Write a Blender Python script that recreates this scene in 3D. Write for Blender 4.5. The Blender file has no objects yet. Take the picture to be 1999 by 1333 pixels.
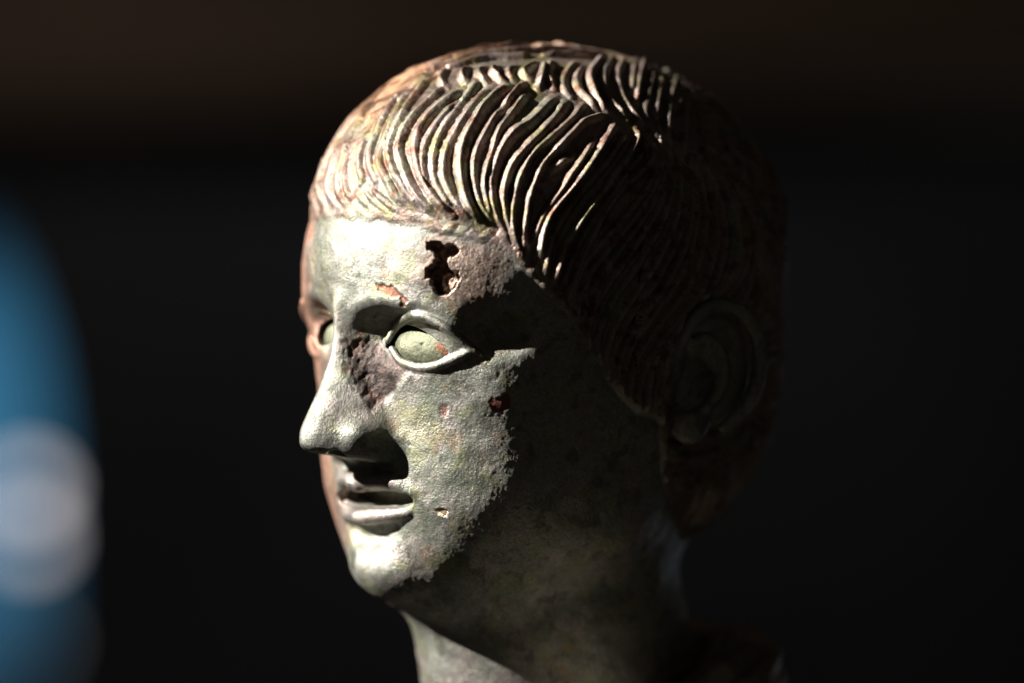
import bpy, math, random, time
import numpy as np
from mathutils import Vector, kdtree
T0 = time.time()
rng = np.random.default_rng(7)
random.seed(7)
scene = bpy.context.scene

# ------------------------------------------------------------------ camera
FW = 0.445                                   # frame width in metres at the plane of the near eye
S = FW / 1999.0                              # metres per photo pixel at that plane
LENS, SENSOR = 200.0, 36.0
D = FW * LENS / SENSOR
cam_d = bpy.data.cameras.new("camera"); cam = bpy.data.objects.new("camera", cam_d)
scene.collection.objects.link(cam); scene.camera = cam
cam.location = (0, -D, 0); cam.rotation_euler = (math.pi / 2, 0, 0)
cam_d.lens = LENS; cam_d.sensor_width = SENSOR; cam_d.clip_start = 0.1; cam_d.clip_end = 200
cam_d.dof.use_dof = True; cam_d.dof.focus_distance = D; cam_d.dof.aperture_fstop = 2.15
scene.view_settings.view_transform = 'Standard'; scene.view_settings.look = 'None'
scene.view_settings.exposure = 0.0
# ------------------------------------------------------------------ world: a dark hall
world = bpy.data.worlds.new("World"); scene.world = world; world.use_nodes = True
bg = world.node_tree.nodes["Background"]
bg.inputs[0].default_value = (1.0, 0.92, 0.78, 1); bg.inputs[1].default_value = 0.0165
# ------------------------------------------------------------------ light: one beam of low sunlight
def lamp(name, kind, loc, target, energy, color, **kw):
    d = bpy.data.lights.new(name, kind); d.energy = energy; d.color = color
    for k, v in kw.items(): setattr(d, k, v)
    o = bpy.data.objects.new(name, d); scene.collection.objects.link(o)
    o.location = loc
    o.rotation_euler = (Vector(target) - Vector(loc)).to_track_quat('-Z', 'Y').to_euler()
    return o
AZ, EL, DIST = math.radians(79.5), math.radians(30.5), 9.0
C0 = Vector((0.0, 0.08, 0.0))
Ld = Vector((-math.sin(AZ) * math.cos(EL), -math.cos(AZ) * math.cos(EL), math.sin(EL)))
key = lamp("sunbeam", 'SPOT', C0 + Ld * DIST, C0, 13000.0, (1.0, 0.95, 0.87),
           spot_size=math.radians(5.0), spot_blend=0.2, shadow_soft_size=0.04)
rim = lamp("rim_light", 'AREA', (1.15, 2.1, -0.45), (0.05, 0.1, -0.08), 0.24, (0.72, 0.80, 1.0), shape='DISK', size=0.5)  # dim bluish rim light from behind right, its source unseen

# ------------------------------------------------------------------ head frame (units: photo pixels)
ROLL = math.radians(4.0); YAW = math.radians(53)
ev = np.array([-math.sin(YAW), -math.cos(YAW), 0.0])
eu0 = np.array([math.cos(YAW), -math.sin(YAW), 0.0]); ew0 = np.array([0, 0, 1.0])
eu = math.cos(ROLL) * eu0 - math.sin(ROLL) * ew0
ew = math.cos(ROLL) * ew0 + math.sin(ROLL) * eu0
R3 = np.stack([eu, ev, ew])                  # rows: local axes in world
ORG = np.array([67 * S, 0.0826, 110 * S])    # head origin in world
CAM = np.array([0.0, -D, 0.0])
CAML = (R3 @ (CAM - ORG)) / S                # camera in local units
def to_world(P): return ORG + S * (P @ R3)
def project(P):
    W = to_world(np.atleast_2d(P)); d = W[:, 1] + D
    return np.stack([999.5 + W[:, 0] / d * D / S, 666.5 - W[:, 2] / d * D / S], 1)
def ray(px, py):
    w = np.array([(px - 999.5) * S, D, (666.5 - py) * S]); l = R3 @ w
    return l / np.linalg.norm(l)
def on_plane(px, py, n, p0):
    d = ray(px, py); n = np.asarray(n, float)
    return CAML + d * (np.dot(np.asarray(p0, float) - CAML, n) / np.dot(d, n))
def PU(px, py, u=0.0): return on_plane(px, py, (1, 0, 0), (u, 0, 0))
def L(u, v, py):                             # local point at (u, v) seen at image height py
    a, b = project([[u, v, 0.0], [u, v, 100.0]])[:, 1]
    return np.array([u, v, (py - a) / (b - a) * 100.0])
def W(py, u=0.0, v=0.0): return L(u, v, py)[2]

# ------------------------------------------------------------------ noise
def hash3(i, j, k, seed):
    h = (i.astype(np.uint32) * np.uint32(374761393) + j.astype(np.uint32) * np.uint32(668265263)
         + k.astype(np.uint32) * np.uint32(2147483647) + np.uint32((seed * 974634541) & 0xffffffff))
    h = (h ^ (h >> np.uint32(13))) * np.uint32(1274126177)
    h = (h ^ (h >> np.uint32(16))) * np.uint32(2246822519)
    return ((h ^ (h >> np.uint32(15))) & np.uint32(0xffff)).astype(np.float32) / 32767.5 - 1.0
def vnoise(P, scale, seed=0):
    Q = (P / scale).astype(np.float32); I = np.floor(Q).astype(np.int32); f = Q - I
    f = f * f * f * (f * (f * 6 - 15) + 10); r = 0.0
    for a in (0, 1):
        for b in (0, 1):
            for c in (0, 1):
                wgt = (f[:, 0] if a else 1 - f[:, 0]) * (f[:, 1] if b else 1 - f[:, 1]) * (f[:, 2] if c else 1 - f[:, 2])
                r = r + wgt * hash3(I[:, 0] + a, I[:, 1] + b, I[:, 2] + c, seed)
    return r
def fbm(P, scale, seed=0, oct=3, gain=0.5):
    r, a = 0.0, 1.0
    for o in range(oct):
        r = r + a * vnoise(P, scale / 2 ** o, seed + 17 * o); a *= gain
    return r
def sstep(a, b, x):
    t = np.clip((x - a) / (b - a), 0, 1); return t * t * (3 - 2 * t)

# ------------------------------------------------------------------ implicit modelling
def smin(a, b, k):
    h = np.clip(0.5 + 0.5 * (b - a) / k, 0, 1); return b * (1 - h) + a * h - k * h * (1 - h)
def smax(a, b, k): return -smin(-a, -b, k)
def ell(c, r, axes=None):
    c = np.asarray(c, float); r = np.asarray(r, float)
    def f(P):
        q = P - c
        if axes is not None: q = q @ np.asarray(axes).T
        k0 = np.linalg.norm(q / r, axis=1); k1 = np.linalg.norm(q / (r * r), axis=1) + 1e-9
        return k0 * (k0 - 1.0) / k1
    m = r.max() if axes is not None else r
    return f, c - m, c + m
def tube(pts, rad):
    pts = np.asarray(pts, float); rad = np.broadcast_to(np.asarray(rad, float), (len(pts),))
    def f(P):
        best = np.full(len(P), 1e9)
        for i in range(len(pts) - 1):
            a, b = pts[i], pts[i + 1]; ab = b - a
            t = np.clip(((P - a) @ ab) / (ab @ ab), 0, 1)
            d = np.linalg.norm(P - a - t[:, None] * ab, axis=1) - (rad[i] + t * (rad[i + 1] - rad[i]))
            np.minimum(best, d, out=best)
        return best
    m = rad.max()
    return f, pts.min(0) - m, pts.max(0) + m
def smooth_curve(pts, n=24):
    pts = np.asarray(pts, float)
    if len(pts) == 2: return pts[0] + np.linspace(0, 1, n)[:, None] * (pts[1] - pts[0])
    p = np.vstack([2 * pts[0] - pts[1], pts, 2 * pts[-1] - pts[-2]])
    m = len(pts) - 1; t = np.linspace(0, m, n); i = np.minimum(t.astype(int), m - 1); f = (t - i)[:, None]
    a, b, c, d = p[i], p[i + 1], p[i + 2], p[i + 3]
    return 0.5 * (2 * b + (c - a) * f + (2 * a - 5 * b + 4 * c - d) * f ** 2 + (3 * b - a - 3 * c + d) * f ** 3)
def mirror(p): p = np.array(p, float); p[..., 0] *= -1; return p

FEATS = []                                   # (func, lo, hi, op, k)
def add(prim, k, op='u'):
    f, lo, hi = prim; FEATS.append((f, lo - 2.2 * k - 12, hi + 2.2 * k + 12, op, k))
def table(rows):
    rows = sorted(rows); y = np.array([r[0] for r in rows], float)
    yy = np.arange(y[0] - 300, y[-1] + 300, 4.0); out = []
    ker = np.exp(-0.5 * (np.arange(-20, 21) / 7.0) ** 2); ker /= ker.sum()
    for c in range(1, len(rows[0])):
        t = np.interp(yy, y, [r[c] for r in rows]); t = np.convolve(np.pad(t, 20, 'edge'), ker, 'valid'); out.append(t)
    return yy, out
# face: horizontal sections (w, front of midline, half width)
FACE = [(W(430, 0, 480), 486, 350, 2.15), (W(500, 0, 480), 500, 360, 2.25), (W(560, 0, 480), 504, 362, 2.35), (W(610, 0, 480), 502, 362, 2.4), (W(660, 0, 460), 478, 368, 2.35), (W(720, 0, 450), 462, 374, 2.3),
        (W(800, 0, 450), 446, 367, 2.3), (W(880, 0, 450), 438, 355, 2.45), (W(960, 0, 450), 424, 337, 2.65),
        (W(1040, 0, 440), 404, 310, 2.55), (W(1100, 0, 440), 406, 250, 2.35), (W(1140, 0, 420), 400, 214, 2.2), (W(1172, 0, 400), 380, 182, 2.1), (W(1200, 0, 380), 346, 170, 2.1), (W(1228, 0, 340), 300, 150, 2.1), (W(1265, 0, 300), 240, 120, 2.1)]
fy, (fv, fb, fn) = table(FACE)
V0 = 60.0
JN = np.array([0, 0.38, -0.925]); JP = L(0, 300, 1226)
def f_face(P):
    vf = np.interp(P[:, 2], fy, fv) - V0; B = np.interp(P[:, 2], fy, fb)
    dv = P[:, 1] - V0; V = np.where(dv > 0, vf, 230.0); n = np.interp(P[:, 2], fy, fn)
    rho = (np.abs(P[:, 0] / B) ** n + np.abs(dv / V) ** n + 1e-12) ** (1 / n)
    d = (rho - 1) * np.minimum(B, V) * 0.95
    d = smax(d, (P - JP) @ JN, 90)
    return smax(d, P[:, 2] - W(430), 120)
CRA = ell(L(0, -22, 474), (384, 490, 376))
CRF = ell(L(0, 118, 442), (335, 384, 334))
OCC = ell(L(0, -130, 720), (325, 385, 395))
NA, NB = L(0, 4, 1040), L(0, -112, 1420)
def f_neck(P):
    ax = NB - NA; t = ((P[:, 2] - NA[2]) / ax[2]); c = NA[None, :] + t[:, None] * ax[None, :]
    g = 1 + 0.10 * np.clip(t - 0.55, 0, 3) ** 2
    q = np.hypot((P[:, 0] - c[:, 0]) / (230 * g), (P[:, 1] - c[:, 1]) / (309 * g))
    d = (q - 1) * 250
    return smax(d, P[:, 2] - W(930), 60)
SH = ell(L(0, -60, 1620), (640, 330, 230))
def f_body(P):
    d = smin(smin(CRA[0](P), CRF[0](P), 50), OCC[0](P), 60)
    d = smin(d, f_face(P), 75)
    d = smin(d, smin(f_neck(P), SH[0](P), 90), 26 + 60 * sstep(40, -180, P[:, 1]))
    return d
# nose as a swept wedge
NOSE = [PU(652, 560), PU(654, 610), PU(654, 650), PU(651, 685), PU(636, 730), PU(613, 785), PU(590, 835), PU(586, 862), PU(600, 900)]
nw = np.array([p[2] for p in NOSE])[::-1]; nv = np.array([p[1] for p in NOSE])[::-1]
def interp_s(x, xs, ys):
    g = np.arange(xs[0], xs[-1], 3.0); t = np.interp(g, xs, ys)
    ker = np.exp(-0.5 * (np.arange(-12, 13) / 4.0) ** 2); ker /= ker.sum()
    return np.interp(x, g, np.convolve(np.pad(t, 12, 'edge'), ker, 'valid'))
NU0 = PU(607, 884); NU1 = PU(668, 893)       # plane under the nose
nd = NU1 - NU0; NN = np.array([0, nd[2], -nd[1]]); NN /= np.linalg.norm(NN); NN = NN if NN[2] < 0 else -NN
def f_nose(P):
    vn = interp_s(P[:, 2], nw, nv); tt = sstep(W(640, 0, 500), W(830, 0, 560), P[:, 2])
    tt = np.clip((W(640, 0, 500) - P[:, 2]) / (W(840, 0, 560) - W(640, 0, 500)) * -1, 0, 1)
    r = 20 + 19 * tt; sl = 1.52 + 0.2 * tt
    au = np.sqrt(P[:, 0] ** 2 + r * r) - r
    d = (P[:, 1] - (vn - sl * au)) / np.sqrt(1 + (sl * 0.8) ** 2)
    d = smax(d, (P - NU0) @ NN, 16)
    d = smax(d, P[:, 2] - W(560, 0, 500), 40)
    return smax(d, 330 - P[:, 1], 10)
add((f_nose, np.array([-150, 320, W(920, 0, 500)]), np.array([150, 660, W(540, 0, 500)])), 16)
for sg in (1, -1):
    m = (lambda p: p) if sg > 0 else mirror
    add(ell(m(L(66, 466, 850)), (29, 54, 27)), 30)                     # nostril wing
    add(ell(m(L(38, 510, 884)), (17, 32, 18)), 8, 's')                 # nostril
    add(ell(m(L(232, 236, 745)), (70, 92, 64)), 80)                    # cheekbone
    add(ell(m(L(312, 348, 644)), (46, 60, 30)), 46, 's')               # temple hollow beside the eye
    add(tube(smooth_curve([m(L(55, 478, 612)), m(L(120, 455, 590)), m(L(190, 410, 596)), m(L(255, 335, 628))], 9), np.array([14, 21, 25, 25, 23, 20, 17, 13, 9]) * (1 if sg > 0 else .55)), 34)   # brow
    add(ell(m(L(104, 484, 648)), (60, 54, 40)), 36, 's')               # socket, inner
    if sg > 0: add(ell(m(L(172, 474, 670)), (100, 50, 52)), 34, 's')   # socket
add(ell(L(0, 352, 1108), (84, 60, 54)), 44)                            # chin
def eval_feats(P, F, feats):
    for f, lo, hi, op, k in feats:
        m = np.flatnonzero(np.all((P > lo) & (P < hi), axis=1))
        if not len(m): continue
        d = f(P[m]); F[m] = smin(F[m], d, k) if op == 'u' else smax(F[m], -d, k)
    return F
def field(P, feats=None): return eval_feats(P, f_body(P), FEATS if feats is None else feats)
def hits(pix, fld=None, t0=None, steps=70):
    fld = fld or field; pix = np.atleast_2d(np.asarray(pix, float))
    d = np.stack([ray(x, y) for x, y in pix]); t = np.full(len(d), np.linalg.norm(CAML) - 900.0)
    for _ in range(steps):
        t = t + np.clip(fld(CAML + d * t[:, None]), -60, 120) * 0.8
    return CAML + d * t[:, None]
# mouth
def lip(pix, rad, off, k, op='u', mid=True, drop=0.13):
    P = hits(pix); 
    if mid:                                  # the midline point sits on the skin of the middle plane
        w0 = PU(*pix[0])[2]; vv = np.linspace(340, 560, 441); fz = field(np.stack([0 * vv, vv, 0 * vv + w0], 1))
        P[0] = (0.0, vv[np.flatnonzero(fz < 0)[-1]], w0)
    P[:, 1] += np.interp(np.arange(len(P)), np.linspace(0, len(P) - 1, np.size(off)), np.atleast_1d(off)) if np.size(off) > 1 else off; Q = smooth_curve(P, 13); rr = np.interp(np.linspace(0, 1, 13), np.linspace(0, 1, len(rad)), rad)
    far = mirror(Q[1:]); far[:, 1] -= 0.07 * np.abs(far[:, 0]); far[:, 2] -= drop * np.abs(far[:, 0]); far[:, 0] *= 0.8
    full = np.vstack([far[::-1], Q]); fr = np.concatenate([rr[1:][::-1], rr])
    return (tube(full, fr), k, op)
f1 = lip([(684, 946), (708, 940), (740, 937), (775, 943), (799, 961)], [15, 17, 15, 11, 5], (20, 21, 17, 8, -2), 25)
f2 = lip([(703, 1010), (735, 1008), (765, 1005), (797, 999)], [18, 17, 14, 7], (11, 11, 7, 1), 14, drop=0.2)
f3 = lip([(690, 975), (715, 975), (745, 974), (775, 974), (798, 975)], [14, 17, 18, 17, 14], 3, 4, 's')
f6 = lip([(690, 972), (715, 972), (745, 971), (775, 971), (796, 972)], [14, 18, 18, 17, 14], -22, 4, 's')
f7 = lip([(690, 970), (715, 970), (745, 969), (775, 969), (794, 970)], [14, 18, 18, 17, 13], -50, 4, 's')
f4 = lip([(718, 1050), (745, 1048), (775, 1036)], [20, 19, 11], 12, 20, 's')
for a in (f1, f2, f4, f3, f6, f7): add(*a)
# eyes: an egg shaped ball behind two modelled lids
E1, E2 = np.array([0.928, -0.373, 0.0]), np.array([0.373, 0.928, 0.0]); EAX0 = np.stack([E1, E2, [0, 0, 1.0]])
ER = np.array([97.0, 54.0, 54.0]); EC = PU(853, 681, 158.0) - 7 * E2
UP = [(758, 664), (776, 635), (795, 618), (816, 614), (846, 624), (873, 641), (900, 663), (925, 683), (942, 694)]
LO = [(766, 681), (778, 700), (794, 710), (820, 717), (852, 714), (884, 702), (909, 690), (926, 686)]
def sgn(sg): return ((lambda p: np.asarray(p, float)) if sg > 0 else mirror), np.array([sg, 1.0, 1.0])
for sg in (1, -1):
    m, sv = sgn(sg); add(ell(m(EC), ER + 4, EAX0 * sv), 10)
UPc, LOc = hits(UP), hits(LO); UPc += 2 * E2; LOc += 2 * E2
ua, la = (UPc - EC) @ EAX0.T, (LOc - EC) @ EAX0.T
for sg in (1, -1):
    m, sv = sgn(sg)
    ball = ell(m(EC), ER + np.array([16, 14, 9]), EAX0 * sv)
    def almond(P, ball=ball, c=m(EC), ax=EAX0 * sv):
        q = (P - c) @ ax.T
        up = np.interp(q[:, 0], ua[:, 0], ua[:, 2]); lo = np.interp(q[:, 0], la[:, 0], la[:, 2])
        return np.maximum(np.maximum(ball[0](P), lo - q[:, 2]), q[:, 2] - up)
    add((almond, ball[1], ball[2]), 3, 's')
    add(tube(smooth_curve(m(UPc), 26), np.interp(np.linspace(0, 1, 26), [0, .2, .5, .85, 1], [5, 8.5, 9.5, 7.5, 4])), 6)
    add(tube(smooth_curve(m(LOc), 22), np.interp(np.linspace(0, 1, 22), [0, .2, .5, .85, 1], [5, 6.5, 7.5, 6, 4])), 8)
# ears
EN = np.array([0.965, 0.26, 0.0]); EP0 = np.array([392.0, -110.0, 0.0])
def earp(pix, off=0.0): return np.array([on_plane(x, y, EN, EP0) + EN * off for x, y in pix])
HEL = earp([(1330, 735), (1326, 690), (1340, 640), (1372, 606), (1412, 597), (1450, 612), (1476, 655), (1484, 710), (1474, 760), (1448, 802), (1410, 835)])
HEL[0] -= EN * 30; HEL[1] -= EN * 14
ANT = earp([(1352, 668), (1385, 662), (1408, 688), (1414, 730), (1400, 772), (1372, 806), (1340, 822)], -6)
LOB = earp([(1352, 830)], -16)[0]; BOW = earp([(1400, 720)], -34)[0]
TRA = earp([(1308, 765)], -34)[0]; CON = earp([(1352, 752)], -2)[0]
ex = np.array([-EN[1], EN[0], 0.0]); EAX = np.stack([EN, ex, [0, 0, 1.0]])
for sg in (1, -1):
    m = (lambda p: p) if sg > 0 else mirror
    A = EAX if sg > 0 else EAX * np.array([-1, 1, 1])
    add(ell(m(BOW), (30, 84, 118), A), 24)
    add(ell(m(LOB), (22, 38, 38), A), 24)
    add(ell(m(CON), (36, 48, 58), A), 12, 's')
    add(ell(m(earp([(1420, 655)], 2)[0]), (26, 40, 34), A), 10, 's')
    add(tube(smooth_curve(m(HEL), 26), np.interp(np.linspace(0, 1, 26), [0, .3, .8, 1], [14, 15, 15, 10])), 9)
    add(tube(smooth_curve(m(ANT), 18), np.interp(np.linspace(0, 1, 18), [0, .5, 1], [9, 13, 11])), 9)
    add(ell(m(TRA), (26, 22, 26), A), 14)
print("feats", time.time() - T0)

# ------------------------------------------------------------------ mesh extraction
VOX = 5.0
LO_, HI_ = np.array([-470.0, -610, -900]), np.array([470.0, 670, 520])
def extract():
    import openvdb
    n = np.ceil((HI_ - LO_) / (VOX * 4)).astype(int) * 4 + 1
    nc = (n - 1) // 4 + 1
    ax = [LO_[i] + np.arange(nc[i]) * VOX * 4 for i in range(3)]
    G = np.stack(np.meshgrid(*ax, indexing='ij'), -1).reshape(-1, 3)
    C = field(G).reshape(nc)
    F = C
    for a in range(3):
        sl0 = [slice(None)] * 3; sl1 = [slice(None)] * 3; sl0[a] = slice(0, -1); sl1[a] = slice(1, None)
        A, B = F[tuple(sl0)], F[tuple(sl1)]
        F = np.stack([A, .75 * A + .25 * B, .5 * A + .5 * B, .25 * A + .75 * B], a + 1)
        sh = list(A.shape); sh[a] *= 4; F = F.reshape(sh)
    act = np.flatnonzero(np.abs(F).ravel() < 44)
    i, j, k = np.unravel_index(act, F.shape)
    P = LO_ + VOX * np.stack([i, j, k], 1)
    Ff = F.ravel().copy(); Ff[act] = field(P); F = Ff.reshape(F.shape)
    g = openvdb.FloatGrid(60.0); g.copyFromArray(np.clip(F, -60, 60).astype(np.float32))
    v, q = g.convertToQuads(0.0)
    return LO_ + VOX * np.asarray(v, float), np.asarray(q, np.int64)
def subdivide(V, Q):
    E = np.sort(np.stack([Q, np.roll(Q, -1, 1)], -1).reshape(-1, 2), 1)
    key_ = E[:, 0] * (len(V) + 1) + E[:, 1]; uq, inv = np.unique(key_, return_inverse=True)
    a, b = uq // (len(V) + 1), uq % (len(V) + 1)
    em = (V[a] + V[b]) / 2; fc = V[Q].mean(1); n = len(V); ne = len(uq); inv = inv.reshape(-1, 4)
    ei = n + inv; ci = n + ne + np.arange(len(Q))
    out = np.stack([np.stack([Q[:, i], ei[:, i], ci, ei[:, (i - 1) % 4]], 1) for i in range(4)], 1).reshape(-1, 4)
    return np.vstack([V, em, fc]), out
def grad(P, fld=None, h=1.5):
    fld = fld or field; g = np.stack([fld(P + e) - fld(P - e) for e in np.eye(3) * h], 1) / (2 * h)
    return g
def newton(V, it=2, step=0.9):
    for _ in range(it):
        g = grad(V); F = field(V); n2 = np.maximum((g * g).sum(1), 0.15)
        V = V - step * np.clip(F / n2, -8, 8)[:, None] * g
    return V
def normals(V, Q):
    n = np.cross(V[Q[:, 2]] - V[Q[:, 0]], V[Q[:, 3]] - V[Q[:, 1]]); out = np.zeros_like(V)
    for i in range(4):
        for c in range(3): out[:, c] += np.bincount(Q[:, i], n[:, c], len(V))
    return out / (np.linalg.norm(out, axis=1, keepdims=True) + 1e-12)
V, Q = extract(); print("extract", len(V), time.time() - T0)
V, Q = subdivide(V, Q)
V = newton(V, 1, 1.0); print("newton", len(V), time.time() - T0)
NRM = normals(V, Q)
if (NRM * grad(V[:2000].copy())[0:1]).sum() < 0: pass
gs = grad(V[::97]); 
if ((NRM[::97] * gs).sum(1)).mean() < 0: Q = Q[:, ::-1].copy(); NRM = -NRM

def make_mesh(name, V, Q, mat, parent=None, cols=None, nrm=None):
    me = bpy.data.meshes.new(name)
    me.vertices.add(len(V)); me.vertices.foreach_set("co", np.ascontiguousarray(V, dtype=np.float32).ravel())
    me.loops.add(Q.size); me.loops.foreach_set("vertex_index", np.ascontiguousarray(Q, dtype=np.int32).ravel())
    me.polygons.add(len(Q)); me.polygons.foreach_set("loop_start", np.arange(0, Q.size, Q.shape[1], dtype=np.int32))
    me.polygons.foreach_set("use_smooth", np.ones(len(Q), bool))
    me.update(calc_edges=True)
    if mat: me.materials.append(mat)
    o = bpy.data.objects.new(name, me); scene.collection.objects.link(o)
    if parent: o.parent = parent
    return o
# ------------------------------------------------------------------ hair
def crop(ox, oy, sc, *lines): return [[(ox + x / sc, oy + y / sc) for x, y in l] for l in lines]
TR = []                                      # (polyline in the photo, radius)
def tr(r, lines): TR.extend((l, r) for l in lines)
A_ = lambda *l: crop(580, 60, 3.174, *l)
B_ = lambda *l: crop(1000, 60, 3.174, *l)
F_ = lambda *l: crop(590, 260, 6.663, *l)
# front, softly combed
tr(13, F_([(330, 230), (210, 560), (185, 850), (215, 1110)], [(430, 100), (335, 450), (285, 700), (300, 900), (350, 1110)],
          [(560, -60), (490, 250), (440, 500), (380, 700), (440, 900), (560, 1110)], [(930, -350), (680, 60), (590, 350), (520, 600), (530, 800), (640, 1030)]))
tr(9, F_([(700, 180), (620, 380), (600, 550), (620, 750), (670, 900)], [(880, 60), (800, 300), (795, 480), (820, 620), (760, 700)],
         [(760, 800), (850, 930), (1000, 1050), (1150, 1100), (1290, 1110)], [(850, 740), (960, 900), (1100, 1020), (1210, 1060)], [(690, 930), (790, 1050), (880, 1100)],
         [(920, 700), (1040, 850), (1180, 980), (1330, 1060)], [(1540, 1060), (1640, 1130), (1750, 1165)], [(1330, 1040), (1460, 1110), (1560, 1160)]))
tr(11, F_([(1380, -520), (1200, -350), (1080, -150), (1000, 50), (930, 250), (935, 450), (990, 600), (1040, 740)],
          [(1520, -550), (1350, -420), (1210, -150), (1120, 60), (1040, 300), (1055, 480), (1150, 640), (1240, 830), (1400, 980)],
          [(1660, -640), (1450, -400), (1330, -200), (1220, 60), (1165, 250), (1220, 480), (1330, 680), (1430, 840), (1560, 1010)],
          [(1880, -560), (1600, -320), (1430, -120), (1340, 60), (1290, 250), (1335, 430), (1400, 620), (1500, 800), (1640, 990), (1760, 1080)]))
# the long S shaped locks of the near side
tr(12, A_([(1040, 390), (880, 500), (790, 600), (752, 700), (760, 830), (800, 950), (880, 1070), (960, 1150)],
          [(1000, 470), (910, 560), (838, 660), (795, 760), (793, 880), (835, 970)],
          [(1130, 330), (1020, 480), (930, 600), (870, 720), (850, 850), (868, 950), (935, 1070), (975, 1115)],
          [(1200, 370), (1090, 490), (1000, 620), (935, 740), (912, 870), (942, 980), (1000, 1090), (1090, 1190)]))
tr(14, A_([(1310, 365), (1180, 470), (1100, 590), (1035, 720), (1016, 830), (1030, 960), (1062, 1080), (1140, 1210)],
          [(1590, 440), (1450, 580), (1330, 660), (1250, 780), (1208, 900), (1202, 1000), (1222, 1130), (1270, 1250), (1330, 1340)]))
tr(9, A_([(1270, 500), (1200, 590), (1132, 720), (1100, 820), (1100, 930), (1130, 1060), (1170, 1140), (1240, 1230)],
         [(1400, 350), (1330, 430), (1270, 500)],
         [(1420, 420), (1330, 530), (1250, 640), (1210, 760), (1175, 870), (1160, 960), (1180, 1080), (1215, 1180)]))
tr(12, A_([(1650, 470), (1560, 600), (1420, 740), (1325, 850), (1282, 970), (1275, 1070), (1295, 1180), (1340, 1310), (1380, 1390)]))
tr(9, A_([(1760, 490), (1680, 590), (1560, 690), (1440, 800), (1370, 930), (1345, 1030), (1327, 1150), (1335, 1260), (1370, 1370), (1410, 1440)]))
tr(9, B_([(560, 560), (430, 600), (340, 680), (250, 770), (185, 835), (140, 920), (95, 1050), (75, 1180), (60, 1290), (80, 1400)],
         [(470, 720), (400, 830), (330, 930), (265, 1030), (200, 1130), (150, 1220), (120, 1330)],
         [(660, 690), (600, 780), (510, 890), (440, 970), (370, 1060), (310, 1150), (260, 1240), (222, 1340), (200, 1450), (200, 1530)],
         [(740, 640), (720, 740), (650, 850), (600, 910), (540, 1000), (450, 1120), (380, 1230), (310, 1350), (270, 1470), (250, 1560)],
         [(800, 680), (770, 790), (690, 880), (620, 980), (530, 1110), (450, 1230), (390, 1350), (330, 1480), (300, 1600)],
         [(850, 740), (830, 830), (740, 920), (660, 990), (590, 1070), (520, 1190), (450, 1340), (400, 1460), (360, 1590), (360, 1660)],
         [(860, 650), (880, 750), (840, 860), (830, 940), (760, 1060), (660, 1200), (570, 1340), (490, 1470), (440, 1600), (440, 1720)]))
tr(11, B_([(610, 610), (540, 720), (470, 830), (380, 950), (300, 1050), (220, 1160), (180, 1260), (163, 1350), (175, 1440)]))
tr(9, B_([(920, 750), (910, 850), (880, 980), (830, 1100), (740, 1230), (650, 1360), (570, 1490), (510, 1620), (500, 1760)]))
# upper tier, between the parting and the top of the head
tr(10, B_([(240, 220), (212, 300), (255, 385)], [(390, 230), (318, 310), (310, 380), (350, 440)], [(430, 250), (388, 320), (402, 400), (470, 470), (500, 525)],
          [(545, 210), (472, 300), (470, 370), (510, 460), (565, 545)], [(625, 195), (560, 290), (558, 390), (600, 480), (690, 590)],
          [(700, 195), (645, 280), (642, 360), (685, 475), (745, 575), (815, 655)], [(755, 215), (732, 310), (722, 420)], [(795, 245), (765, 350), (748, 480)],
          [(862, 265), (842, 370), (812, 480), (802, 560), (850, 660), (892, 740)], [(905, 325), (882, 450), (870, 540), (885, 650), (915, 760)],
          [(990, 340), (960, 440), (940, 560), (940, 680), (960, 790)], [(1062, 330), (1072, 440), (1060, 540), (1050, 680), (1040, 800)],
          [(1110, 370), (1135, 470), (1150, 600), (1160, 740)]))
tr(10, A_([(940, 265), (900, 330), (930, 380)], [(1060, 260), (1030, 310), (1050, 350)], [(1160, 250), (1130, 300), (1180, 360)], [(1240, 250), (1215, 295), (1290, 350)],
          [(1360, 240), (1310, 285), (1345, 350)], [(1500, 225), (1400, 280), (1440, 330)], [(1530, 230), (1510, 320), (1490, 380)], [(850, 290), (760, 340), (700, 380)]))
# along the top
tr(8, [[(690, 225), (780, 168), (880, 128), (980, 108), (1080, 100), (1180, 112)], [(740, 200), (830, 155), (930, 122), (1020, 112), (1110, 112), (1190, 124), (1270, 150)],
        [(640, 262), (740, 190), (860, 128), (980, 97), (1080, 91), (1190, 105), (1290, 142)], [(860, 150), (950, 125), (1040, 120)], [(1060, 118), (1160, 122), (1230, 140), (1310, 172), (1370, 215)]])
# dark side of the head: guides, filled in between
GD = [[(1285, 310), (1240, 390), (1190, 450), (1140, 510), (1118, 560), (1112, 612)], [(1302, 320), (1270, 420), (1220, 500), (1170, 570), (1144, 640), (1146, 690)],
      [(1322, 330), (1310, 430), (1270, 520), (1215, 600), (1182, 670), (1182, 735)], [(1345, 335), (1350, 440), (1320, 540), (1265, 620), (1222, 690), (1207, 760), (1222, 800)],
      [(1370, 335), (1395, 450), (1370, 550), (1312, 630), (1264, 700), (1242, 770), (1250, 810)], [(1385, 335), (1430, 440), (1422, 530), (1372, 590), (1318, 650), (1290, 720), (1275, 800)],
      [(1400, 340), (1462, 440), (1472, 530), (1460, 580), (1440, 600)], [(1412, 340), (1480, 440), (1504, 560), (1502, 680), (1486, 780), (1440, 850), (1370, 880), (1310, 890)],
      [(1420, 330), (1494, 440), (1516, 560), (1514, 680), (1494, 800), (1440, 890), (1372, 930), (1318, 950)], [(1428, 320), (1502, 430), (1522, 560), (1520, 690), (1496, 830), (1440, 930), (1380, 985), (1335, 1010)]]
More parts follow.
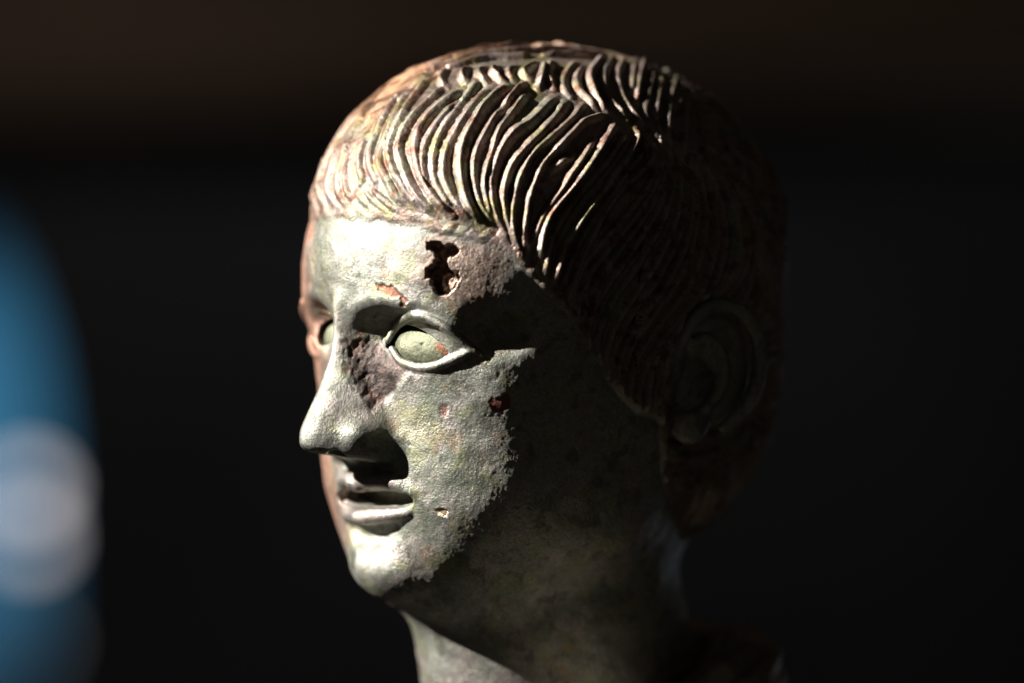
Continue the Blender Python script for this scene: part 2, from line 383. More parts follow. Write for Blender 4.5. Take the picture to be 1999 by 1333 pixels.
for g0, g1 in zip(GD[:-1], GD[1:]):
    a, b = smooth_curve(g0, 24), smooth_curve(g1, 24)
    w_ = np.linalg.norm(a - b, axis=1).mean(); n = max(1, int(round(w_ / 21)))
    for i in range(n):
        t = i / n; TR.append(((a * (1 - t) + b * t + rng.normal(0, 1.5, 2)).tolist(), 9.5))
samp, sid, srad, spar = [], [], [], []
def add_strand(P, r, i):
    seg = np.linalg.norm(np.diff(P, axis=0), axis=1); s_ = np.concatenate([[0], np.cumsum(seg)])
    n = max(4, int(s_[-1] / 2.5)); t = np.linspace(0, s_[-1], n)
    samp.append(np.stack([np.interp(t, s_, P[:, c]) for c in range(3)], 1)); sid.append(np.full(n, i)); srad.append(np.full(n, r))
    spar.append(np.minimum(t, s_[-1] - t))
ns = 0; traced = []; hgain = []
for l, r in TR:
    c = smooth_curve(l, 30); h = hits(c)
    ok = np.linalg.norm(h, axis=1) < 900
    if ok.sum() < 5: continue
    traced.append((h[ok], r)); add_strand(h[ok], r, ns); ns += 1
    cx, cy = c[:, 0].mean(), c[:, 1].min(); hgain.append(1.2 if 1020 < cx < 1290 and 210 < cy < 300 and r in (9, 11, 12) else 1.0)
near_all = np.vstack(samp)
def kd_of(P):
    k = kdtree.KDTree(len(P))
    for i, p in enumerate(P): k.insert(p, i)
    k.balance(); return k
kd0 = kd_of(near_all)
def view_dot(P, N):
    d = CAML - P; d /= np.linalg.norm(d, axis=1, keepdims=True); return (d * N).sum(1)
def unit(a): return a / (np.linalg.norm(a, axis=1, keepdims=True) + 1e-9)
for h, r in traced:                          # the far side wears the same locks
    mh = mirror(h); keep = (view_dot(mh, unit(grad(mh))) < 0.12) & (mh[:, 0] < -20)
    if keep.sum() > 6: add_strand(mh[keep], r, ns); ns += 1
# the back of the head: locks running down from the crown
CR = hits([(1300, 255)])[0]; axn = grad(CR[None])[0]; axn /= np.linalg.norm(axn)
t1 = np.cross(axn, [0, 0, 1.0]); t1 /= np.linalg.norm(t1); t2 = np.cross(axn, t1)
NB_ = 130; ph = np.linspace(0, 2 * np.pi, NB_, endpoint=False)
Pm = CR + 45 * (np.cos(ph)[:, None] * t1 + np.sin(ph)[:, None] * t2); dirs = np.cos(ph)[:, None] * t1 + np.sin(ph)[:, None] * t2
path = []
for st in range(100):
    g = unit(grad(Pm)); Pm = Pm - field(Pm)[:, None] * g * 0.9; path.append(Pm.copy())
    dirs = unit(dirs - (dirs * g).sum(1)[:, None] * g + np.array([0, 0, -0.012])); Pm = Pm + dirs * 10
path = np.array(path)
kd1 = kd_of(np.vstack(samp))
for i in range(NB_):
    p = path[:, i]; keep = np.array([kd1.find(q)[2] > 17 for q in p]); run = []
    for q, k_ in zip(p, keep):
        if k_ and abs(q[2]) < 700: run.append(q)
        elif len(run) > 5: add_strand(np.array(run), 10.5, ns); ns += 1; run = []
        else: run = []
    if len(run) > 5: add_strand(np.array(run), 10.5, ns); ns += 1
samp, sid, srad, spar = np.vstack(samp), np.concatenate(sid), np.concatenate(srad), np.concatenate(spar)
print("strands", ns, len(samp), time.time() - T0)
# hair line
HLP = [(690, 426), (740, 431), (790, 434), (840, 447), (880, 459), (930, 470), (970, 480), (1000, 504), (1030, 533), (1068, 572), (1108, 606), (1138, 650), (1165, 700),
       (1190, 745), (1220, 785), (1252, 808), (1285, 818), (1290, 925), (1306, 995), (1330, 1050), (1352, 1085)]
hl = hits(HLP); hl = hl[np.linalg.norm(hl, axis=1) < 800]; hth = np.arctan2(hl[:, 0], hl[:, 1]); hw = hl[:, 2]; o_ = np.argsort(hth); print('hl', np.degrees(hth).round(), hw.round()); hth, hw = hth[o_], hw[o_]
EARF = [f for f in FEATS if np.abs((f[1] + f[2])[0] / 2) > 300 and f[3] == 'u']
def ear_dist(P):
    d = np.full(len(P), 99.0)
    for f, lo, hi, op, k in EARF:
        m = np.flatnonzero(np.all((P > lo) & (P < hi), axis=1)); d[m] = np.minimum(d[m], f(P[m]))
    return d
th = np.arctan2(np.abs(V[:, 0]), V[:, 1])
hline = np.interp(th, hth, hw) 
hline = np.where((V[:, 0] < 0) & (V[:, 1] > 150), np.where(V[:, 0] > -240, W(427, 0, 500) + 0.05 * V[:, 0], np.minimum(hline, W(427, 0, 500) - 12)), hline)
hd = V[:, 2] - hline + 4 * vnoise(V, 26, 3)
ed = ear_dist(V)
hm = sstep(-7, 9, hd) * sstep(2, 16, ed)
isH = np.flatnonzero(hm > 0.02)
kd = kd_of(samp)
fi = np.zeros(len(isH), int); fd = np.zeros(len(isH))
for n_, p in enumerate(V[isH]):
    _, i, d = kd.find(p); fi[n_] = i; fd[n_] = d
rad = srad[fi] * (1 + 0.16 * vnoise(V[isH], 22, 5)) + 1.2 * vnoise(V[isH], 7, 8)
hsv = rng.uniform(0.75, 1.15, ns); hsv[:len(hgain)] *= hgain; hs = hsv[sid[fi]]
q = np.clip(fd / rad, 0, 1.0)
endt = sstep(0, 26, spar[fi])
ridge = (0.5 * np.sqrt(1 - q ** 2 + 1e-6) + 0.55 * (1 - q)) * hs * (0.35 + 0.65 * endt)
hair_d = np.zeros(len(V)); 
thick = 0.38 + 0.62 * np.maximum(sstep(0, 55, hd[isH]), sstep(300, 380, V[isH, 0]))
und = 1 + 0.22 * vnoise(V[isH] + 37.0 * sid[fi][:, None], 34, 6)
soft = 1 - 0.35 * sstep(-40, 120, V[isH, 1] - 300 - 0.4 * V[isH, 0])
hair_d[isH] = hm[isH] * thick * (9 + 13.5 * soft * ridge * und * (1 - 0.65 * (1 - sstep(0, 48, hd[isH])) * sstep(330, 280, V[isH, 0])) + 1.5 * vnoise(V[isH], 60, 2))
swell = hits([(1185, 330)])[0]; hair_d += hm * 22 * np.exp(-(np.linalg.norm(V - swell, axis=1) / 115) ** 2)   # broad bump added so the locks on its left slope catch the beam
lock = np.full(len(V), -1); lm = (q < 0.97) & (hm[isH] > 0.5); lock[isH[lm]] = sid[fi][lm]
print("hair", time.time() - T0)

# ------------------------------------------------------------------ wear: hole, chips, pits
def frame_at(px, py):
    c = hits([(px, py)])[0]; n = grad(c[None], h=8)[0]; n /= np.linalg.norm(n)
    a = np.cross([0, 0, 1.0], n); a /= np.linalg.norm(a); return c, n, a, np.cross(n, a)
def poly_sdf(q, poly):
    n = len(poly); d = np.full(len(q), 1e18); ins = np.zeros(len(q), bool)
    for i in range(n):
        a, b = poly[i], poly[(i + 1) % n]; e = b - a; w_ = q - a
        t = np.clip((w_ @ e) / (e @ e), 0, 1); d = np.minimum(d, ((w_ - t[:, None] * e) ** 2).sum(1))
        c = ((a[1] > q[:, 1]) != (b[1] > q[:, 1])) & (q[:, 0] < (b[0] - a[0]) * (q[:, 1] - a[1]) / (b[1] - a[1] + 1e-12) + a[0]); ins ^= c
    return np.where(ins, -1, 1) * np.sqrt(d)
def patch(px_poly, warp=3.0, wscale=9.0, seed=0):
    """signed distance on the surface to a patch outlined on the photograph (only on the near surface)"""
    pp = np.array(px_poly, float); c, n, a, b = frame_at(*pp.mean(0)); H = hits(pp)
    poly = np.stack([(H - c) @ a, (H - c) @ b], 1); R = np.abs(poly).max() + 60
    out = np.full(len(V), 99.0); m = np.flatnonzero((np.linalg.norm(V - c, axis=1) < R * 1.5) & (np.abs((V - c) @ n) < 90))
    qq = np.stack([(V[m] - c) @ a, (V[m] - c) @ b], 1)
    out[m] = poly_sdf(qq, poly) + warp * fbm(V[m], wscale, seed, 2); return out, n
C3 = lambda *p: [(560 + x / 3.7, 380 + y / 3.7) for x, y in p]
E_ = lambda *p: [(550 + x / 4.0, 550 + y / 4.0) for x, y in p]
M_ = lambda *p: [(550 + x / 3.1, 820 + y / 3.1) for x, y in p]
hole, hole_n = patch(C3((1005, 370), (1040, 335), (1110, 345), (1140, 365), (1190, 360), (1250, 400), (1240, 425), (1170, 440), (1150, 470), (1165, 530), (1230, 560), (1245, 600), (1215, 660),
             (1160, 720), (1100, 725), (1070, 690), (1040, 640), (1040, 590), (1000, 600), (1005, 540), (1060, 500), (1075, 450), (1060, 410), (1020, 395)), 2.6, 6, 4)
floor_, _ = patch(C3((1100, 575), (1150, 545), (1215, 560), (1245, 600), (1215, 660), (1165, 715), (1115, 715), (1095, 650)), 1.0, 9, 5)
corner, _ = patch(E_((470, 470), (560, 440), (700, 450), (800, 440), (860, 480), (850, 560), (920, 640), (980, 700), (930, 800), (860, 900), (820, 960), (700, 1000), (660, 930), (580, 880), (540, 760), (480, 680)), 7, 22, 6)
temple, _ = patch(C3((960, 330), (1100, 250), (1350, 320), (1540, 360), (1640, 520), (1540, 760), (1440, 880), (1250, 840), (1080, 740), (960, 620)), 12, 40, 7)
chip1, _ = patch(E_((1615, 940), (1640, 905), (1720, 900), (1750, 860), (1780, 900), (1785, 980), (1720, 1035), (1660, 1020)), 2.5, 8, 8)
chip2, _ = patch(E_((735, 20), (760, 15), (860, 30), (930, 90), (985, 150), (960, 190), (930, 180), (920, 120), (840, 115), (760, 90)), 3, 10, 9)
chip3, _ = patch(E_((1225, 1000), (1260, 950), (1300, 960), (1310, 1010), (1275, 1060), (1235, 1040)), 3, 9, 10)
chip4, _ = patch(M_((920, 545), (960, 530), (1010, 545), (1000, 580), (970, 575)), 2, 7, 11)
chip5, _ = patch(E_((1110, 320), (1230, 340), (1240, 365), (1150, 345)), 2, 8, 12)
ochre, _ = patch(E_((760, 1050), (850, 960), (1000, 1000), (1300, 1150), (1400, 1250), (1250, 1310), (1000, 1290), (880, 1200)), 16, 40, 13)
eyer, _ = patch(E_((940, 380), (1060, 360), (1000, 420)), 6, 12, 14)
pitz = [(1015, 745, 32, 1.0), (985, 840, 60, .55), (940, 905, 55, .8), (920, 960, 60, .6), (900, 1040, 70, .6), (850, 1080, 60, .5), (790, 1110, 50, .6), (960, 500, 60, .8), (950, 590, 50, 1.0), (700, 700, 60, .9)]
pz = np.full(len(V), 0.2) + 0.35 * sstep(90, 260, V[:, 0]) * sstep(W(500), W(720), V[:, 2])
for (x, y, r, a), c in zip(pitz, hits([p[:2] for p in pitz])):
    pz = np.maximum(pz, a * np.exp(-((np.linalg.norm(V - c, axis=1) / r) ** 2)))
pz = np.maximum(pz, 0.8 * sstep(4, -14, temple)); pz[hm > 0.5] = 0.36
n1, n2, n3 = fbm(V, 30, 21, 2), vnoise(V, 9, 22), vnoise(V + 3 * vnoise(V, 12, 29)[:, None], 4.6, 23)
VR = V @ np.array([[.8, .36, -.48], [-.6, .48, -.64], [0, .8, .6]])
cell = np.minimum(0, vnoise(VR, 5.2, 24) + 0.3) + 0.6 * np.minimum(0, fbm(VR, 15, 26, 2) + .75)
disp = hair_d + 0.9 * n1 * (hm < 0.5) + 0.56 * pz * (0.3 * n2 + 1.15 * n3 + 1.5 * cell)
cm = sstep(9, -13, corner)
cl = sstep(60, -10, (V - hits([(700, 720)])[0]) @ (np.array([0.6, -0.8, 0])))
disp += cm * (-3.0 + (0.6 + 1.4 * cl) * fbm(V * np.array([1, 1, .6]), 11, 31, 2) + (0.5 + 5 * cl) * np.minimum(0, vnoise(V, 9, 33) + .25))
disp -= 1.3 * sstep(1.5, -1.5, chip1) + 2.5 * sstep(1, -2, chip2) + 1.5 * sstep(1, -2, chip3) + 3 * sstep(1, -2, chip4) + 1.5 * sstep(1, -2, chip5)
disp *= np.where((ed < 8), 0.4, 1.0)
big = vnoise(V, 90, 51)
V1 = V + NRM * (disp + 2.0 * big)[:, None]
hdep = sstep(1.2, -1.6, hole) * (46 - 30 * sstep(2, -3, floor_) + 5 * fbm(V, 12, 41, 2))
tilt = np.zeros(len(V))
V1 = V1 - hole_n * hdep[:, None]
NF = normals(V1, Q)
print("wear", time.time() - T0)

# ------------------------------------------------------------------ patina colours (the bronze's own, plus highlight fall-off painted on the forehead)
def mixc(c, col, m): return c * (1 - m[:, None]) + np.asarray(col) * m[:, None]
PO = V + 14 * np.stack([vnoise(V, 30, 61), vnoise(V, 30, 62), vnoise(V, 30, 63)], 1)
def spots(scale, seed, lo, hi, o=3): return sstep(lo, hi, fbm(PO, scale, seed, o))
col = np.tile(np.array([0.335, 0.335, 0.30]), (len(V), 1))
col = mixc(col, (0.245, 0.26, 0.215), spots(60, 71, 0.0, .7))
col = mixc(col, (0.40, 0.36, 0.335), spots(75, 72, 0.1, .6) * .8)
col = mixc(col, (0.33, 0.34, 0.20), spots(45, 73, 0.2, .7) * .6)
col = mixc(col, (0.15, 0.145, 0.12), spots(26, 74, 0.35, .8) * .6)
col = mixc(col, (0.36, 0.25, 0.17), spots(34, 75, 0.7, .95) * .5)
# hair: mauve brown, grey green and ochre streaks along the locks
hcol = np.tile(np.array([0.33, 0.25, 0.21]), (len(V), 1))
hcol = mixc(hcol, (0.33, 0.325, 0.25), spots(60, 81, .0, .5) * .8); hcol = mixc(hcol, (0.40, 0.34, 0.32), spots(55, 82, 0.15, .6) * .8)
hcol = mixc(hcol, (0.30, 0.26, 0.12), spots(40, 83, 0.25, .7) * .7); hcol = mixc(hcol, (0.20, 0.085, 0.055), spots(22, 84, 0.4, .75) * .75)
hcol = mixc(hcol, (0.10, 0.085, 0.08), spots(24, 85, 0.45, .8) * .6)
ls = np.ones((ns, 3)) * rng.uniform(0.72, 1.15, (ns, 1)) + rng.normal(0, 0.02, (ns, 3))
hcol *= 0.97
hcol[isH] *= np.where((q < 0.97)[:, None], ls[sid[fi]], 0.85)
col = col * (1 - hm[:, None]) + hcol * hm[:, None]
# the far side is red with cuprite
red = sstep(-70, -190, V[:, 0] + 30 * n1) * sstep(-420, -100, V[:, 1]) * (1 - hm * 0.6)
col = mixc(col, (0.60, 0.32, 0.235), red * 0.85)
topr = hm * sstep(70, -50, V[:, 0] + 30 * n1) * sstep(W(330), W(190), V[:, 2])
col = mixc(col, (0.25, 0.125, 0.065), topr * .85)
col = mixc(col, (0.30, 0.215, 0.18), sstep(14, -25, temple) * .85)
col = mixc(col, (0.07, 0.05, 0.046), cm * .92); col = mixc(col, (0.26, 0.17, 0.145), cm * spots(20, 91, 0.1, .6) * .8)
col = mixc(col, (0.42, 0.36, 0.24), sstep(6, -16, ochre) * .35)
for cc, kk, mm in ((chip1, (0.27, 0.095, 0.075), .95), (chip2, (0.30, 0.12, 0.075), .85), (chip3, (0.42, 0.25, 0.21), .8), (chip4, (0.48, 0.36, 0.24), .9), (chip5, (0.36, 0.13, 0.07), .8)):
    col = mixc(col, kk, sstep(1.5, -1.5, cc) * mm)
col = mixc(col, (0.34, 0.24, 0.19), sstep(1.2, -1.5, hole)); 
lipm = np.zeros(len(V))
for f in (f1, f2):
    lo, hi = f[0][1] - 12, f[0][2] + 12; m = np.flatnonzero(np.all((V > lo) & (V < hi), axis=1)); lipm[m] = np.maximum(lipm[m], sstep(5, -1, f[0][0](V[m])))
col = mixc(col, (0.36, 0.31, 0.295), lipm * .8)
col = mixc(col, (0.20, 0.20, 0.16), (1 - hm) * sstep(60, -30, V[:, 0] + 20 * n1) * sstep(-130, -60, V[:, 0]) * sstep(W(640), W(560), V[:, 2]) * .6)  # olive patina on the far forehead, darkened to paint in highlight fall-off
col = np.clip(col * (1 + 0.10 * n2 + 0.08 * n3)[:, None], 0.01, 0.9)

# ------------------------------------------------------------------ materials
def bronze(name, attr=True, base=(0.3, 0.3, 0.25), bump=0.55):
    m = bpy.data.materials.new(name); m.use_nodes = True; nt = m.node_tree; N = nt.nodes; b = N["Principled BSDF"]
    tc = N.new("ShaderNodeTexCoord")
    def noise(sc, det=4, rough=0.6):
        n = N.new("ShaderNodeTexNoise"); n.inputs["Scale"].default_value = sc; n.inputs["Detail"].default_value = det; n.inputs["Roughness"].default_value = rough
        nt.links.new(tc.outputs["Object"], n.inputs["Vector"]); return n
    if attr:
        c = N.new("ShaderNodeVertexColor"); c.layer_name = "patina"; src = c.outputs["Color"]
    else:
        c = N.new("ShaderNodeRGB"); c.outputs[0].default_value = (*base, 1); src = c.outputs[0]
    fine = noise(900, 3); mx = N.new("ShaderNodeMix"); mx.data_type = 'RGBA'; mx.blend_type = 'MULTIPLY'; mx.inputs["Factor"].default_value = 1
    mr = N.new("ShaderNodeMapRange"); mr.inputs["From Min"].default_value = 0.3; mr.inputs["From Max"].default_value = 0.7; mr.inputs["To Min"].default_value = 0.72; mr.inputs["To Max"].default_value = 1.25
    nt.links.new(fine.outputs["Fac"], mr.inputs["Value"]); nt.links.new(src, mx.inputs["A"]); nt.links.new(mr.outputs[0], mx.inputs["B"]); nt.links.new(mx.outputs["Result"], b.inputs["Base Color"])
    rn = noise(75, 5, .7); rr = N.new("ShaderNodeMapRange"); rr.inputs["From Min"].default_value = 0.3; rr.inputs["From Max"].default_value = 0.7; rr.inputs["To Min"].default_value = 0.29; rr.inputs["To Max"].default_value = 0.60
    nt.links.new(rn.outputs["Fac"], rr.inputs["Value"]); nt.links.new(rr.outputs[0], b.inputs["Roughness"])
    b.inputs["Metallic"].default_value = 0.7; b.inputs["Specular IOR Level"].default_value = 0.5
    bn = noise(1000, 5, .7); bu = N.new("ShaderNodeBump"); bu.inputs["Strength"].default_value = bump; bu.inputs["Distance"].default_value = 0.0009
    nt.links.new(bn.outputs["Fac"], bu.inputs["Height"]); nt.links.new(bu.outputs["Normal"], b.inputs["Normal"])
    return m
BR = bronze("patinated_bronze")
BR2 = bronze("dull_bronze", False, (0.10, 0.085, 0.065))

# ------------------------------------------------------------------ the bust and its parts
bust = bpy.data.objects.new("bronze_bust", None); scene.collection.objects.link(bust)
bust.location = Vector(to_world(np.array([[0, -40, W(1500)]]))[0]); BL = np.array(bust.location)
bust["label"] = "weathered green and brown bronze portrait head with combed wavy hair, sunlit from the left"
bust["category"] = "bust"
WV = to_world(V1) - BL; WN = NF @ R3
VLAB = np.zeros(len(V), int)                 # 0 head, 1 hair, 2.. others, 100+ locks
NAMES = {0: "head", 1: "hair", 2: "ear", 3: "ear", 4: "upper_eyelid", 5: "upper_eyelid", 6: "lower_eyelid", 7: "lower_eyelid", 8: "upper_lip", 9: "lower_lip"}
VLAB[hm > 0.5] = 1
VLAB[lock >= 0] = 100 + lock[lock >= 0]
VLAB[(ed < 3) & (V[:, 0] > 0)] = 2; VLAB[(ed < 3) & (V[:, 0] < 0)] = 3
def lab_tube(prim, lab, thr):
    m = np.flatnonzero(np.all((V > prim[1] - 6) & (V < prim[2] + 6), axis=1)); m = m[prim[0](V[m]) < thr]; VLAB[m] = lab
lab_tube(f1[0], 8, 2.0); lab_tube(f2[0], 9, 2.0)
for sg, o2 in ((1, 0), (-1, 1)):
    m_, sv = sgn(sg)
    lab_tube(tube(smooth_curve(m_(UPc), 26), 11), 4 + o2, 1.5); lab_tube(tube(smooth_curve(m_(LOc), 22), 9), 6 + o2, 1.5)
def emit(name, sel, parent, V_, Q_, N_, C_, mat, loc=(0, 0, 0)):
    q_ = Q_[sel]; u_, inv = np.unique(q_, return_inverse=True)
    o = make_mesh(name, V_[u_], inv.reshape(-1, 4)[:, ::-1], mat, parent)   # (u, v, w) is left handed
    me = o.data; at = me.attributes.new("patina", 'FLOAT_COLOR', 'POINT')
    at.data.foreach_set("color", np.concatenate([C_[u_], np.ones((len(u_), 1))], 1).astype(np.float32).ravel())
    me.normals_split_custom_set_from_vertices(N_[u_].astype(np.float32))
    return o
FL = VLAB[Q[:, 0]]
order = np.argsort(FL, kind='stable'); ul, st_ = np.unique(FL[order], return_index=True); st_ = list(st_) + [len(order)]
groups = {int(l): order[st_[i]:st_[i + 1]] for i, l in enumerate(ul)}
vis_area = {l: len(g) for l, g in groups.items() if l >= 100}
big_locks = set(sorted(vis_area, key=lambda l: -vis_area[l])[:290])
def main_island(fs):
    q_ = Q[fs]; u_, inv = np.unique(q_, return_inverse=True); inv = inv.reshape(-1, 4); lb = np.arange(len(u_))
    for _ in range(400):
        fm = lb[inv].min(1); nl = lb.copy()
        for c_ in range(4): np.minimum.at(nl, inv[:, c_], fm)
        nl = nl[nl]
        if (nl == lb).all(): break
        lb = nl
    fl = lb[inv[:, 0]]; ids, cnt = np.unique(fl, return_counts=True); k_ = fl == ids[cnt.argmax()]
    return fs[k_], fs[~k_]
for l in list(vis_area):
    groups[l], off_ = main_island(groups[l]); vis_area[l] = len(groups[l])
    if len(off_): groups[1] = np.concatenate([groups[1], off_])
rest = [groups[l] for l in vis_area if l not in big_locks or vis_area[l] < 30]
groups[1] = np.concatenate([groups[1]] + rest) if rest else groups[1]
objs = {}
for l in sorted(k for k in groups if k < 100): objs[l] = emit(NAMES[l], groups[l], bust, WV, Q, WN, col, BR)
for l in sorted(big_locks):
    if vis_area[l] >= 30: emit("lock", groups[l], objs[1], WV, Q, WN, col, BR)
# eyeballs
def eyeball(sg):
    m_, sv = sgn(sg); n, m2 = 120, 80; t_ = np.linspace(0, 2 * np.pi, n, endpoint=False); p_ = np.linspace(0.001, np.pi - 0.001, m2)
    T, Ph = np.meshgrid(t_, p_); d = np.stack([np.sin(Ph) * np.cos(T), np.cos(Ph), np.sin(Ph) * np.sin(T)], -1).reshape(-1, 3)
    P = m_(EC) + (d * (ER + [0, 1, 0])) @ (EAX0 * sv)
    P = P + d @ (EAX0 * sv) * (0.5 * vnoise(P, 6, 3) + 0.8 * np.minimum(0, vnoise(P, 9, 5) + .3))[:, None]
    i, j = np.meshgrid(np.arange(m2 - 1), np.arange(n), indexing='ij'); i, j = i.ravel(), j.ravel(); k = (j + 1) % n
    q = np.stack([i * n + j, i * n + k, (i + 1) * n + k, (i + 1) * n + j], 1)
    c = np.tile(np.array([0.20, 0.21, 0.145]), (len(P), 1)); c = mixc(c, (0.16, 0.165, 0.115), sstep(0, .6, fbm(P, 18, 6, 2)))
    pj = project(P); c = mixc(c, (0.28, 0.10, 0.05), sstep(26, 12, np.hypot(pj[:, 0] - 872, pj[:, 1] - 676) + 6 * vnoise(P, 9, 7)) * .8)
    pit = np.exp(-((np.hypot(pj[:, 0] - 823, pj[:, 1] - 672) / 3.0) ** 2)) if sg > 0 else np.zeros(len(P))
    P = P - pit[:, None] * 4 * E2
    n_ = normals(P, q); 
    if ((P - m_(EC)) * n_).sum() < 0: q = q[:, ::-1].copy(); n_ = -n_
    emit("eyeball", np.arange(len(q)), bust, to_world(P) - BL, q, n_ @ R3, c, BR)
eyeball(1); eyeball(-1)
print("parts", len(bpy.data.objects), time.time() - T0)
# ------------------------------------------------------------------ drapery rolled behind the neck
def sweep(path, rad, fold, name, seed, n=160, m2=72):
    c = smooth_curve(path, n); tg = np.gradient(c, axis=0); tg = unit(tg)
    sd = unit(np.cross(tg, np.array([0, 0, 1.0]))); up = np.cross(sd, tg)
    a = np.linspace(0, 2 * np.pi, m2, endpoint=False); tt = np.linspace(0, 1, n)
    r = np.interp(tt, np.linspace(0, 1, len(rad)), rad)
    T, Aa = np.meshgrid(tt, a, indexing='ij')
    f = 1 + fold * np.sin(Aa * 6 + T * 7 + seed) + fold * .7 * np.sin(Aa * 11 - T * 12 + 2 * seed)
    P = c[:, None, :] + (r[:, None] * f)[..., None] * (np.cos(Aa)[..., None] * sd[:, None, :] * 0.9 + np.sin(Aa)[..., None] * up[:, None, :])
    P = P.reshape(-1, 3); P = P + (unit(P - np.repeat(c, m2, 0)) * (3 * fbm(P, 40, seed, 3))[:, None])
    i, j = np.meshgrid(np.arange(n - 1), np.arange(m2), indexing='ij'); i, j = i.ravel(), j.ravel(); k = (j + 1) % m2
    q = np.stack([i * m2 + j, i * m2 + k, (i + 1) * m2 + k, (i + 1) * m2 + j], 1); N_ = normals(P, q)
    if ((P - np.repeat(c, m2, 0)) * N_).sum() < 0: q = q[:, ::-1]; N_ = -N_
    C_ = np.tile(np.array([0.36, 0.32, 0.26]), (len(P), 1)); C_ = mixc(C_, (0.24, 0.20, 0.16), sstep(-.2, .5, fbm(P, 60, seed + 3, 3)))
    return emit(name, np.arange(len(q)), bust, to_world(P) - BL, q, N_ @ R3, C_, BR)
sweep([(430, 120, W(1520)), (400, -60, W(1440)), (345, -230, W(1365)), (225, -375, W(1318)), (60, -440, W(1318)), (-150, -420, W(1330)), (-350, -290, W(1380))], [80, 98, 104, 100, 95, 90, 90], 0.06, "drapery", 3)

# ------------------------------------------------------------------ the dark hall behind, far out of focus
def flat(name, rgb, rough=0.8, var=0.25, scale=3.0):
    m = bpy.data.materials.new(name); m.use_nodes = True; nt = m.node_tree; b = nt.nodes["Principled BSDF"]
    n = nt.nodes.new("ShaderNodeTexNoise"); n.inputs["Scale"].default_value = scale; n.inputs["Detail"].default_value = 5
    tc = nt.nodes.new("ShaderNodeTexCoord"); nt.links.new(tc.outputs["Object"], n.inputs["Vector"])
    r = nt.nodes.new("ShaderNodeValToRGB"); r.color_ramp.elements[0].position = .3; r.color_ramp.elements[1].position = .7
    r.color_ramp.elements[0].color = (*[c * (1 - var) for c in rgb], 1); r.color_ramp.elements[1].color = (*[c * (1 + var) for c in rgb], 1)
    nt.links.new(n.outputs["Fac"], r.inputs["Fac"]); nt.links.new(r.outputs["Color"], b.inputs["Base Color"])
    b.inputs["Roughness"].default_value = rough; b.inputs["Specular IOR Level"].default_value = 0.2
    return m
def box(name, lo, hi, mat, parent=None, bev=0.01):
    lo, hi = np.array(lo, float), np.array(hi, float); c = (lo + hi) / 2
    import bmesh
    bm = bmesh.new(); bmesh.ops.create_cube(bm, size=1.0)
    for v in bm.verts: v.co = Vector(np.array(v.co) * (hi - lo))
    bmesh.ops.bevel(bm, geom=bm.edges[:], offset=bev, segments=2, affect='EDGES')
    me = bpy.data.meshes.new(name); bm.to_mesh(me); bm.free(); me.materials.append(mat)
    o = bpy.data.objects.new(name, me); scene.collection.objects.link(o); o.location = c
    if parent is not None: o.parent = parent; o.location = Vector(c) - parent.location
    return o
YB = 4.0
def at(px, py, Y): k = (Y + D) / D; return np.array([(px - 999.5) * S * k, Y, (666.5 - py) * S * k])
wall = box("back_wall", (-9, YB, -4), (9, YB + 0.2, at(0, 205, YB)[2]), flat("dark_wall", (0.11, 0.12, 0.14)))
beam = box("lintel", (-9, YB - 0.12, at(0, 205, YB)[2] + 0.004), (9, YB + 0.2, 4.0), flat("brown_stone", (0.30, 0.215, 0.17), scale=1.4, var=.35))
beam.rotation_euler.y = math.radians(-1.6)
for o_w in (wall, beam): o_w["kind"] = "structure"
lamp("lintel_fill", 'SPOT', (-0.9, YB - 2.2, 1.9), at(500, -330, YB), 14.5, (1.0, 0.86, 0.74), spot_size=math.radians(44), spot_blend=1.0, shadow_soft_size=0.1)  # unseen spot added to brighten the lintel, fading towards its lower edge
YP = 3.4
bn = bpy.data.objects.new("banner", None); scene.collection.objects.link(bn); bn.location = Vector(at(-60, 1700, YP))
bn["label"] = "blurred blue banner with round white spots hanging at the left edge"; bn["category"] = "banner"
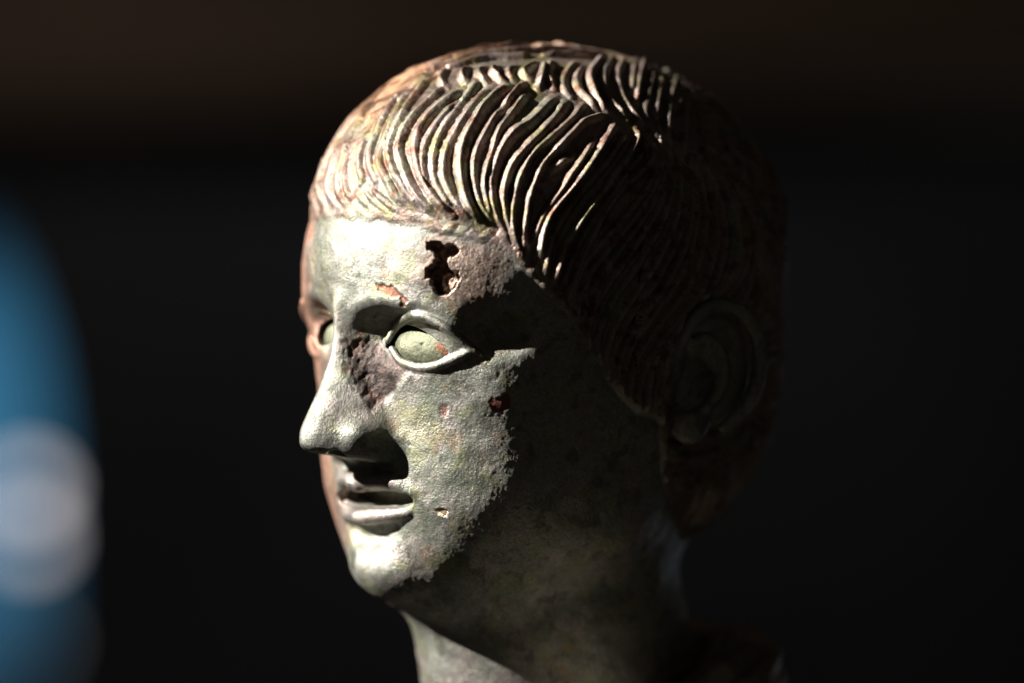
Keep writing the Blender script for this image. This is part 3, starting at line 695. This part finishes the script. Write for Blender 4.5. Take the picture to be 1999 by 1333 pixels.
def slab(name, outline, y0, y1, mat, parent):
    n = len(outline); v = [(x, y0, z) for x, z in outline] + [(x, y1, z) for x, z in outline]
    f = [tuple(range(n))[::-1], tuple(range(n, 2 * n))] + [(i, (i + 1) % n, n + (i + 1) % n, n + i) for i in range(n)]
    me = bpy.data.meshes.new(name); me.from_pydata([tuple(Vector(p) - parent.location) for p in v], [], f); me.materials.append(mat)
    o = bpy.data.objects.new(name, me); scene.collection.objects.link(o); o.parent = parent; return o
edge = smooth_curve([(84, 1750), (84, 1100), (80, 900), (58, 720), (10, 560), (-50, 440), (-110, 350), (-250, 300)], 30)
oc = [tuple(at(x, y, YP)[[0, 2]]) for x, y in edge] + [tuple(at(-330, y, YP)[[0, 2]]) for y in (310, 1750)]
slab("panel", oc, YP, YP + 0.02, flat("blue_cloth", (0.0055, 0.055, 0.108), scale=6), bn)
WHT = flat("spot_white", (0.78, 0.74, 0.78), scale=30, var=.05)  # plain white for the small discs on the panel
def disc(px, py, r):
    k = (YP + D) / D; R_ = r * S * k; c = at(px, py, YP); n = 40; v = [(0, -0.003, 0)] + [(R_ * math.cos(t), -0.003, R_ * math.sin(t)) for t in np.linspace(0, 2 * np.pi, n, endpoint=False)]
    v += [(x, 0, z) for x, y, z in v[1:]]
    f = [(0, 1 + i, 1 + (i + 1) % n) for i in range(n)] + [(1 + i, 1 + n + i, 1 + n + (i + 1) % n, 1 + (i + 1) % n) for i in range(n)]
    me = bpy.data.meshes.new("white_spot"); me.from_pydata(v, [], f); me.materials.append(WHT)
    o = bpy.data.objects.new("white_spot", me); scene.collection.objects.link(o); o.parent = bn; o.location = Vector(c) - bn.location
for px, py, r in ((56, 955, 31), (60, 1048, 29), (80, 1250, 12)): disc(px, py, r)
lamp("banner_fill", 'SPOT', (at(-60, 900, YP) + np.array([1.3, -1.6, 1.7])).tolist(), at(-50, 900, YP), 1230.0, (1.0, 0.97, 0.94), spot_size=math.radians(9.5), spot_blend=1.0, shadow_soft_size=0.03)  # unseen spot added to light the banner in a fading pool
print("done", time.time() - T0)
